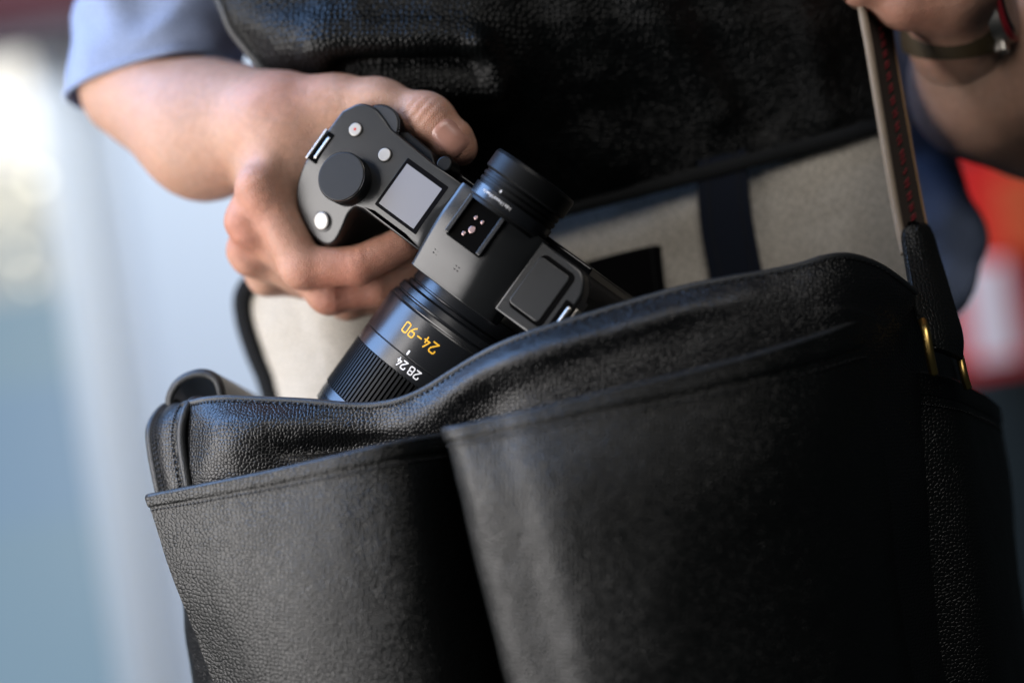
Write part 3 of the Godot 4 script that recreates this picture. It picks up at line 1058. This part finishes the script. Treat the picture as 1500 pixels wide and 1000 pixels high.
	var sg := surf(sp, 60, 60, rough.call(.002))
	var ep := part("end_pocket", sheet(sg, .0028), M.smooth_leather, t)
	hem(ep, sg, 6)
	var gr := [
		pts([[1392, 500, -30], [1404, 515, -55], [1380, 520, -85]]),
		pts([[1425, 640, -44], [1452, 660, -70], [1420, 640, -92]]),
		pts([[1470, 900, -48], [1494, 900, -72], [1470, 900, -96]]),
		pts([[1510, 1100, -50], [1530, 1100, -74], [1510, 1100, -98]])]
	part("right_gusset", sheet(surf(gr, 30, 50, rough.call(.002)), .0025), M.leather, t)
	var gl := [
		pts([[400, 650, -98], [300, 632, -60], [262, 600, -24]]),
		pts([[400, 720, -96], [270, 705, -55], [258, 670, -16]]),
		pts([[400, 900, -94], [276, 905, -50], [292, 900, -6]]),
		pts([[430, 1100, -92], [296, 1100, -46], [336, 1100, -4]])]
	part("left_gusset", sheet(surf(gl, 40, 60, rough.call(.0025)), .0025), M.leather, t)
	build_side_tab(t, bump)
	build_back(t, bump)
	build_flap(t, bump)
	build_strap(t)

func hem(p: Node3D, g: Array, row: int) -> void:
	var top := []
	var line := []
	var w: int = g[0].size()
	var nrm := grid_normals(g)
	for i in range(0, w, 3):
		top.append(g[0][i] + Vector3(0, -.0010, 0) - nrm[1][i] * .0013)
		line.append(g[row][i] + nrm[row][i] * .00035)
	part("hem_roll", tube(top, .0023, 10, w), M.edge_leather, p)
	part("hem_stitching", stitches(line, 90, .7, .00036), M.thread, p, true)
	# the folded edge above the seam stands a little proud
	var band := []
	for j in row - 1:
		var r := PackedVector3Array()
		for i in w:
			r.append(g[j][i] + Vector3(0, -.0003, 0) + nrm[j][i] * (.0011 if j < row - 2 else .0004))
		band.append(r)
	part("hem_band", sheet(band, .001), M.smooth_leather, p)

func build_side_tab(t: Node3D, _bump) -> void:
	# a doubled strap end over the left corner: edge cord, stitched band, edge cord
	var outer := pts([[262, 592, -44], [238, 600, -36], [221, 626, -27], [222, 660, -22], [232, 712, -18], [240, 745, -18]])
	var inner := pts([[292, 586, -20], [276, 590, -15], [265, 612, -9], [262, 650, -6], [272, 712, -2], [280, 745, -1]])
	var rows := []
	for k in 6:
		var r := []
		for s in 5:
			var q: Vector3 = outer[k].lerp(inner[k], s / 4.0)
			r.append(q + Vector3(-.0012, .0004, .0022) * sin(PI * s / 4.0) * 1.4)
		rows.append(r)
	var g := surf(rows, 24, 60)
	var tab := part("side_tab", sheet(g, .0032), M.leather, t)
	var cord := []
	for p in inner: cord.append(p + Vector3(.0012, .0002, .0018))
	part("edge_cord", tube(cord, .0021, 10, 60), M.edge_leather, tab)
	cord = []
	for p in outer: cord.append(p + Vector3(-.0002, .0002, .0006))
	part("edge_cord", tube(cord, .0022, 10, 60), M.edge_leather, tab)
	for c in [4, 7, 20]:
		var l := []
		for j in range(0, 61, 5): l.append(g[j][c] + Vector3(-.0002, 0, .0004))
		part("tab_stitching", stitches(l, 34, .62, .00045), M.thread, tab, true)
	# the loop behind it: a band rolled over, its mouth towards the viewer
	var mouth := pts([[249, 604, -36], [250, 580, -35], [262, 560, -34], [284, 549, -33], [304, 549, -32], [318, 560, -31], [324, 585, -30], [326, 610, -30]])
	var far := pts([[300, 640, -82], [300, 618, -84], [312, 600, -85], [338, 588, -86], [360, 580, -87], [376, 592, -87], [380, 612, -87], [382, 640, -87]])
	var band := []
	for s in 4:
		var r := []
		for k in 8: r.append(mouth[k].lerp(far[k], s / 3.0))
		band.append(r)
	var loop := part("loop", sheet(surf(band, 60, 16), .0026), M.edge_leather, t)
	var rim := []
	for p in mouth: rim.append(p + Vector3(0, 0, .0003))
	part("loop_rim", tube(rim, .0019, 8, 60), M.edge_leather, loop)

func build_back(t: Node3D, bump) -> void:
	var rows := [
		pts([[377, 413, -146], [430, 408, -124], [500, 410, -110], [650, 372, -120], [800, 322, -100], [1000, 266, -86], [1200, 210, -80], [1330, 178, -78]]),
		pts([[356, 455, -148], [430, 470, -124], [500, 470, -110], [650, 450, -118], [800, 420, -100], [1000, 380, -88], [1200, 320, -82], [1335, 300, -78]]),
		pts([[385, 545, -146], [450, 560, -122], [520, 560, -109], [660, 560, -114], [800, 540, -102], [1000, 500, -90], [1200, 460, -84], [1345, 420, -80]]),
		pts([[420, 680, -140], [470, 690, -120], [540, 690, -107], [670, 690, -108], [810, 680, -100], [1000, 640, -92], [1200, 590, -88], [1380, 560, -84]])]
	var g := surf(rows, 90, 40, func(_u, _w, p): return bump.get_noise_3dv(p * 1.6) * .0025)
	var back := part("back_lining", sheet(g, .004), M.suede, t)
	back.set_meta("label", "pale grey suede lining of the back wall")
	part("lining_binding", tube(pts([[470, 396, -112], [410, 399, -130], [376, 408, -142], [356, 432, -144], [358, 470, -144], [372, 515, -143], [389, 556, -142], [404, 610, -140], [420, 680, -138]]), .0052, 12, 80, .6), M.binding, t)
	# navy webbing sewn down the lining
	var web := pts([[1022, 236, -78], [1028, 330, -80], [1044, 420, -82], [1062, 520, -84]])
	var web2 := pts([[1092, 218, -76], [1100, 310, -78], [1117, 404, -80], [1136, 500, -82]])
	var wr := []
	for k in 4:
		wr.append([web[k], web[k].lerp(web2[k], .5), web2[k]])
	var wg := surf(wr, 16, 40)
	var navy := part("webbing_strip", sheet(wg, .0016), M.navy_web, t)
	for c in [3, 13]:
		var l := []
		for j in range(0, 41, 5): l.append(wg[j][c] + Vector3(0, 0, .0003))
		part("webbing_stitching", stitches(l, 36), M.thread, navy, true)
	var vel := surf([pts([[800, 402, -82], [905, 374, -80], [966, 360, -79]]), pts([[810, 450, -82], [915, 430, -80], [972, 420, -79]]), pts([[830, 520, -82], [935, 500, -80], [988, 490, -79]])], 20, 16)
	var patch := part("hook_and_loop_patch", sheet(vel, .003), M.velcro, t)
	var l2 := []
	for j in range(0, 17, 4): l2.append(vel[j][18] + Vector3(0, 0, .0004))
	part("patch_stitching", stitches(l2, 18), M.thread, patch, true)

func build_flap(t: Node3D, bump) -> void:
	var rows := [
		pts([[250, -120, -70], [430, -130, -55], [560, -130, -50], [700, -130, -48], [900, -130, -52], [1100, -130, -62], [1250, -130, -78]]),
		pts([[322, 2, -66], [470, -5, -46], [580, -5, -42], [700, -5, -42], [900, 0, -56], [1100, 0, -66], [1270, 0, -78]]),
		pts([[346, 48, -66], [480, 48, -42], [590, 45, -38], [700, 45, -40], [900, 40, -58], [1100, 40, -67], [1276, 40, -78]]),
		pts([[400, 114, -68], [520, 110, -48], [620, 105, -44], [720, 100, -46], [900, 90, -64], [1100, 85, -70], [1284, 85, -79]]),
		pts([[470, 240, -72], [590, 225, -80], [660, 205, -78], [740, 190, -68], [905, 175, -72], [1105, 150, -75], [1292, 135, -78]]),
		pts([[560, 405, -78], [650, 375, -108], [715, 352, -104], [790, 326, -92], [935, 288, -82], [1112, 240, -78], [1304, 188, -76]])]
	# the creases that the lifted leather falls into
	var folds := [[470, 62, 690, 60, 26, 5.5], [704, 72, 728, 112, 24, 6.5], [500, 97, 690, 92, 17, -8.0], [570, 136, 722, 124, 22, 7.0], [420, 60, 520, 20, 40, 2.5], [940, -20, 1060, 150, 34, 4.0], [1000, -60, 1130, 170, 30, -3.0], [860, 120, 900, 230, 40, 2.5], [350, 0, 470, 90, 40, 3.0], [1180, -30, 1230, 160, 30, 2.5], [780, 0, 860, 150, 34, -3.5]]
	var segs := []
	for f in folds:
		segs.append([at(f[0], f[1], -45), at(f[2], f[3], -45), f[4] / PXM, f[5] * .001])
	var push := func(_u, _w, p):
		var d: float = bump.get_noise_3dv(p * 1.3) * .003
		for s in segs:
			var a := Vector3(s[0].x, s[0].y, 0)
			var b := Vector3(s[1].x, s[1].y, 0)
			var q := Geometry3D.get_closest_point_to_segment(Vector3(p.x, p.y, 0), a, b)
			var e: float = q.distance_to(Vector3(p.x, p.y, 0)) / s[2]
			d += s[3] * exp(-e * e)
		return d
	var g := surf(rows, 200, 130, push)
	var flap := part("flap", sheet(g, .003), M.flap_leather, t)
	flap.set_meta("label", "lifted leather flap with soft creases")
	var side := []
	for j in range(0, 131, 5): side.append(g[j][0] + Vector3(0, 0, -.001))
	part("flap_piping", tube(side, .0028, 10, 120), M.edge_leather, flap)
	# woven tape along the lower edge of the flap
	var band := []
	for s in 5:
		var r := PackedVector3Array()
		for i in 201:
			var a: Vector3 = g[130][i]
			r.append(a + Vector3(-.0014, .0068, 0) * (1.0 - s / 4.0) - Vector3(0, .0008, 0) + Vector3(0, 0, .0016 + .0012 * sin(PI * s / 4.0)))
		band.append(r)
	part("flap_binding", sheet(band, .0016), M.binding, flap)

func build_strap(t: Node3D) -> void:
	var left := pts([[1248, -120, -34], [1262, 0, -34], [1275, 75, -36], [1292, 180, -38], [1312, 300, -36], [1326, 372, -32]])
	var right := pts([[1288, -120, -52], [1302, 0, -52], [1312, 75, -50], [1330, 180, -46], [1352, 300, -42], [1368, 372, -38]])
	var rows := []
	for k in 6:
		rows.append([left[k], left[k].lerp(right[k], .33), left[k].lerp(right[k], .66), right[k]])
	var g := surf(rows, 24, 90)
	var strap := part("shoulder_strap", sheet(g, .0022), M.web_dark, t)
	var edge := []
	for p in left: edge.append(p + Vector3(0, 0, -.0004))
	part("strap_cord", tube(edge, .0021, 10, 120), M.rope, strap)
	edge = []
	for j in range(0, 91, 6): edge.append(g[j][24] + Vector3(0, 0, -.0006))
	part("strap_edging", tube(edge, .0008, 8, 90), M.tan_thread, strap)
	var st := SurfaceTool.new()
	st.begin(Mesh.PRIMITIVE_TRIANGLES)
	for k in 50:
		var v := (k + 4) / 60.0
		var j := mini(int(v * 90), 88)
		var a: Vector3 = g[j + 1][11].lerp(g[j + 1][12], .5) + Vector3(0, 0, .0004)
		var b: Vector3 = g[j][15] + Vector3(.0006, .0010, .0004)
		st.append_from(tube([a, (a + b) / 2 + Vector3(0, 0, .0003), b], [.0002, .00038, .0002], 6, 4), 0, Transform3D())
	part("red_stitching", st.commit(), M.red_thread, strap, true)
	# leather end of the strap with the brass ring
	var tl := pts([[1330, 352, -29], [1326, 340, -26], [1331, 380, -16], [1343, 440, 4], [1360, 488, 16], [1374, 508, 18]])
	var tr := pts([[1334, 326, -31], [1362, 330, -34], [1380, 380, -26], [1398, 440, -10], [1412, 490, 2], [1412, 524, 6]])
	tl[0] = at(1336, 328, -28)
	var r2 := []
	for k in 6:
		r2.append([tl[k], tl[k].lerp(tr[k], .5) + Vector3(0, 0, .0022), tr[k]])
	var tab := part("strap_end", sheet(surf(r2, 20, 50), .0036), M.smooth_leather, t)
	part("ring_bar", tube(pts([[1352, 470, 14], [1357, 486, 20], [1363, 520, 23], [1369, 549, 22]]), .0021, 12, 24), M.brass, tab)
	part("ring_bar", tube(pts([[1404, 512, 2], [1409, 530, 4], [1414, 552, 6], [1419, 568, 4]]), .0019, 12, 24), M.brass, tab)

# ------------------------------------------------------------------ watch
func build_watch() -> void:
	var t := thing("wristwatch", "steel wristwatch with a red rim on an olive brown strap", "wristwatch", at(1425, 40, -50))
	var c := at(1397, 46, -74)
	var ax := Vector3(-.10, .92, .38).normalized()
	var a := ax.cross(Vector3(0, 0, 1)).normalized()
	var b := ax.cross(a).normalized()
	var rows := []
	for j in 5:
		var r := []
		for k in 33:
			var th := TAU * k / 32.0
			r.append(c + ax * (j / 4.0 - .5) * .0135 + (a * cos(th) * .0232 + b * sin(th) * .0228) * (1.0 + .03 * sin(PI * j / 4.0)))
		rows.append(r)
	var leather := relief(mat(lin(.055, .036, .012), .55), noise_tex(.1, 3, 51), .02, .02)
	var g := surf(rows, 96, 8)
	var s := part("watch_strap", sheet(g, .002), leather, t)
	var keeper := []
	for k in 9: keeper.append(Vector3.ZERO)
	part("strap_stitch", tube(pts([[1432, 44, -53], [1436, 54, -51]]), .0010, 8, 6), M.tan_thread, s)
	# case seen from its side at the right
	var face := Vector3(.86, .2, .46).normalized()
	var turn := Basis(Quaternion(Vector3(0, 0, 1), face))
	var cs := part("watch_case", lathe([[-.004, 0], [-.004, .016], [-.003, .0185], [.003, .0185], [.0038, .0176]], 64), M.steel, t)
	cs.transform = Transform3D(turn, at(1464, 10, -62) - base_of[t])
	part("bezel", lathe([[.0036, .0180], [.0040, .0186], [.0052, .0182], [.0058, .0165]], 64), mat(lin(.30, .02, .03), .3, .4), cs)
	part("glass", lathe([[.0056, .0168], [.0064, .013], [.0066, 0]], 64), M.bezel, cs)
	part("lug", box(Vector3(.008, .006, .006), .0015), M.steel, cs).position = Vector3(0, -.0195, -.002)

# ------------------------------------------------------------------ what lies behind
func far_box(called: String, label: String, category: String, x0: float, y0: float, x1: float, y1: float, zmm: float, deep: float, m: Material) -> Node3D:
	# upright box whose middle stands at the middle of those corners
	var p := FR * at((x0 + x1) / 2, (y0 + y1) / 2, zmm)
	var k := (VIEW - zmm * .001) / VIEW / PXM
	var size := Vector3((x1 - x0) * k, (y1 - y0) * k, deep)
	var o := MeshInstance3D.new()
	o.name = numbered(called)
	o.mesh = box(size, .006)
	o.material_override = m
	add_child(o, true)
	o.position = p - Vector3(0, 0, deep / 2)
	o.set_meta("label", label)
	o.set_meta("category", category)
	return o

func build_behind() -> void:
	# pale painted wall to the right of the window
	var paint := mat(lin(.64, .69, .74), .8, 0, .3)
	paint.albedo_texture = noise_tex(.01, 3, 61, 256, tone(.94, 1.0))
	far_box("pale_wall", "pale blue painted wall behind the hand and the bag", "wall", 232, -700, 960, 1900, -1500, .05, paint)
	var t := thing("window", "tall bright window with white posts at the left of the pale wall", "window", at(60, 500, -1700))
	t.transform = Transform3D(Basis(), FR * at(60, 500, -1700))
	base_of[t] = Vector3.ZERO
	var k := (VIEW + 1.7) / VIEW / PXM
	var pane := func(x0, y0, x1, y1, c: Color, e: float, dz: float):
		var m := mat(Color(.02, .02, .02), .3)
		m.emission_enabled = true
		m.emission = c
		m.emission_energy_multiplier = e
		var o := part("window_pane", box(Vector3((x1 - x0) * k, (y1 - y0) * k, .01), .002), m, t)
		o.position = Vector3(((x0 + x1) / 2 - 60) * k, (500 - (y0 + y1) / 2) * k, dz)
	pane.call(-420, -160, 118, 240, lin(1, .97, .9), 1.2, 0)
	pane.call(-420, 240, 128, 330, lin(.85, .84, .74), .8, 0)
	pane.call(-420, 330, 128, 430, lin(.46, .50, .50), .9, 0)
	pane.call(-420, 430, 150, 560, lin(.22, .33, .42), 1.0, 0)
	pane.call(-420, 560, 180, 760, lin(.20, .31, .44), 1.0, 0)
	pane.call(-420, 760, 210, 1500, lin(.21, .32, .42), 1.0, 0)
	var white := mat(lin(.78, .80, .80), .6)
	part("post", box(Vector3(50 * k, 2600 * k, .06), .004), white, t).position = Vector3(88 * k, -60 * k, .06)
	part("post", box(Vector3(124 * k, 2600 * k, .05), .004), mat(lin(.74, .77, .79), .6), t).position = Vector3(116 * k, -60 * k, .02)
	# dark red beam with a grey rail above the window
	far_box("awning_beam", "dark red beam across the top left above the window", "beam", -260, -420, 250, 38, -1550, .06, mat(lin(.07, .010, .015), .7))
	far_box("grey_rail", "grey rail under the dark red beam at top left", "rail", -260, 42, 250, 74, -1560, .05, mat(lin(.10, .09, .10), .7))
	# glowing globes added as bright highlights that blur into discs
	for q in [[24, 372, 10, "second lowest of the glowing globes added as blurred highlights in front of the window"], [8, 300, 9, "glowing globe added as a blurred highlight nearest the left edge in front of the window"], [52, 262, 12, "highest and largest glowing globe added as a blurred highlight in front of the window"], [40, 410, 7, "lowest and smallest glowing globe added as a blurred highlight in front of the window"]]:
		var o := MeshInstance3D.new()
		o.name = numbered("highlight_globe")
		var s := SphereMesh.new()
		s.radius = q[2] * k * .7
		s.height = s.radius * 2
		o.mesh = s
		var m := mat(lin(.9, .85, .7), .4)
		m.emission_enabled = true
		m.emission = lin(1, .93, .74)
		m.emission_energy_multiplier = 2.2
		o.material_override = m
		add_child(o, true)
		o.position = FR * at(q[0], q[1], -1640)
		o.set_meta("label", q[3])
		o.set_meta("category", "lamp")
		o.set_meta("group", "added highlight globes by the window")
	# the shop side at the right: red cabinet, orange box, white canister, dark counter
	far_box("red_cabinet", "bright red cabinet at the right edge behind the shirt", "cabinet", 1330, 215, 1690, 540, -1300, .3, mat(lin(.55, .010, .008), .5))
	far_box("orange_box", "orange box in front of the red cabinet at its upper right", "box", 1476, 250, 1600, 365, -1230, .05, mat(lin(.50, .07, .015), .6))
	far_box("white_canister", "white canister in front of the red cabinet", "canister", 1432, 385, 1488, 525, -1200, .05, mat(lin(.7, .6, .62), .5))
	far_box("dark_counter", "dark teal counter below the red cabinet at lower right", "counter", 1180, 545, 1800, 1700, -1280, .4, mat(lin(.004, .011, .014), .6))
	far_box("dark_wall", "dark wall behind the red cabinet and the right forearm", "wall", 960, -700, 1900, 1900, -1640, .05, mat(lin(.012, .018, .020), .8))

func lamp(p: Vector3, target: Vector3, size: Vector2, c: Color, e: float) -> void:
	var l := AreaLight3D.new()
	l.name = numbered("window_and_fill_light")
	l.area_size = size
	l.light_color = c
	l.light_energy = e
	l.area_range = 8.0
	l.shadow_enabled = true
	add_child(l, true)
	l.look_at_from_position(FR * p, FR * target, Vector3.UP)

func _ready() -> void:
	# camera
	var cam := Camera3D.new()
	cam.name = "photo_camera"
	add_child(cam)
	cam.transform = Transform3D(FR, FR * Vector3(0, 0, VIEW))
	var at_ := CameraAttributesPhysical.new()
	at_.frustum_focal_length = 75.0
	at_.exposure_aperture = 2.0
	at_.frustum_focus_distance = VIEW - .006
	at_.frustum_near = .05
	at_.frustum_far = 50.0
	cam.attributes = at_
	cam.fov = rad_to_deg(2.0 * atan(12.0 / 75.0))
	cam.near = .05
	cam.far = 50.0
	cam.current = true
	# air and exposure
	var we := WorldEnvironment.new()
	we.name = "environment"
	var e := Environment.new()
	e.background_mode = Environment.BG_COLOR
	e.background_color = lin(.010, .013, .015)
	e.tonemap_mode = Environment.TONE_MAPPER_LINEAR
	e.tonemap_exposure = 1.0
	e.sdfgi_enabled = true
	e.ssao_enabled = true
	e.ssil_enabled = true
	we.environment = e
	add_child(we)
	# light: a tall window to the left, blue daylight from high on the left, added fill lamps for the lining and the pale wall
	lamp(Vector3(-.72, -.06, .24), Vector3(-.05, 0, 0), Vector2(.55, .9), lin(1, .955, .93), 1.35)
	lamp(Vector3(0, .85, .72), Vector3(0, .05, -.05), Vector2(.8, .5), lin(1, .95, .90), .54)  # unseen fill lamp added high in front to brighten the suede lining
	lamp(Vector3(-.95, .85, -.15), Vector3(-.1, 0, 0), Vector2(.8, .8), lin(.29, .52, 1.0), 2.1)
	lamp(Vector3(-.35, 1.0, -.75), Vector3(-.25, .1, -1.55), Vector2(.8, .3), lin(.88, .94, 1.0), 1.75)  # unseen lamp added behind the bag to brighten the pale wall
	make_materials()
	build_behind()
	build_bag()
	build_camera()
	build_person()
	build_watch()
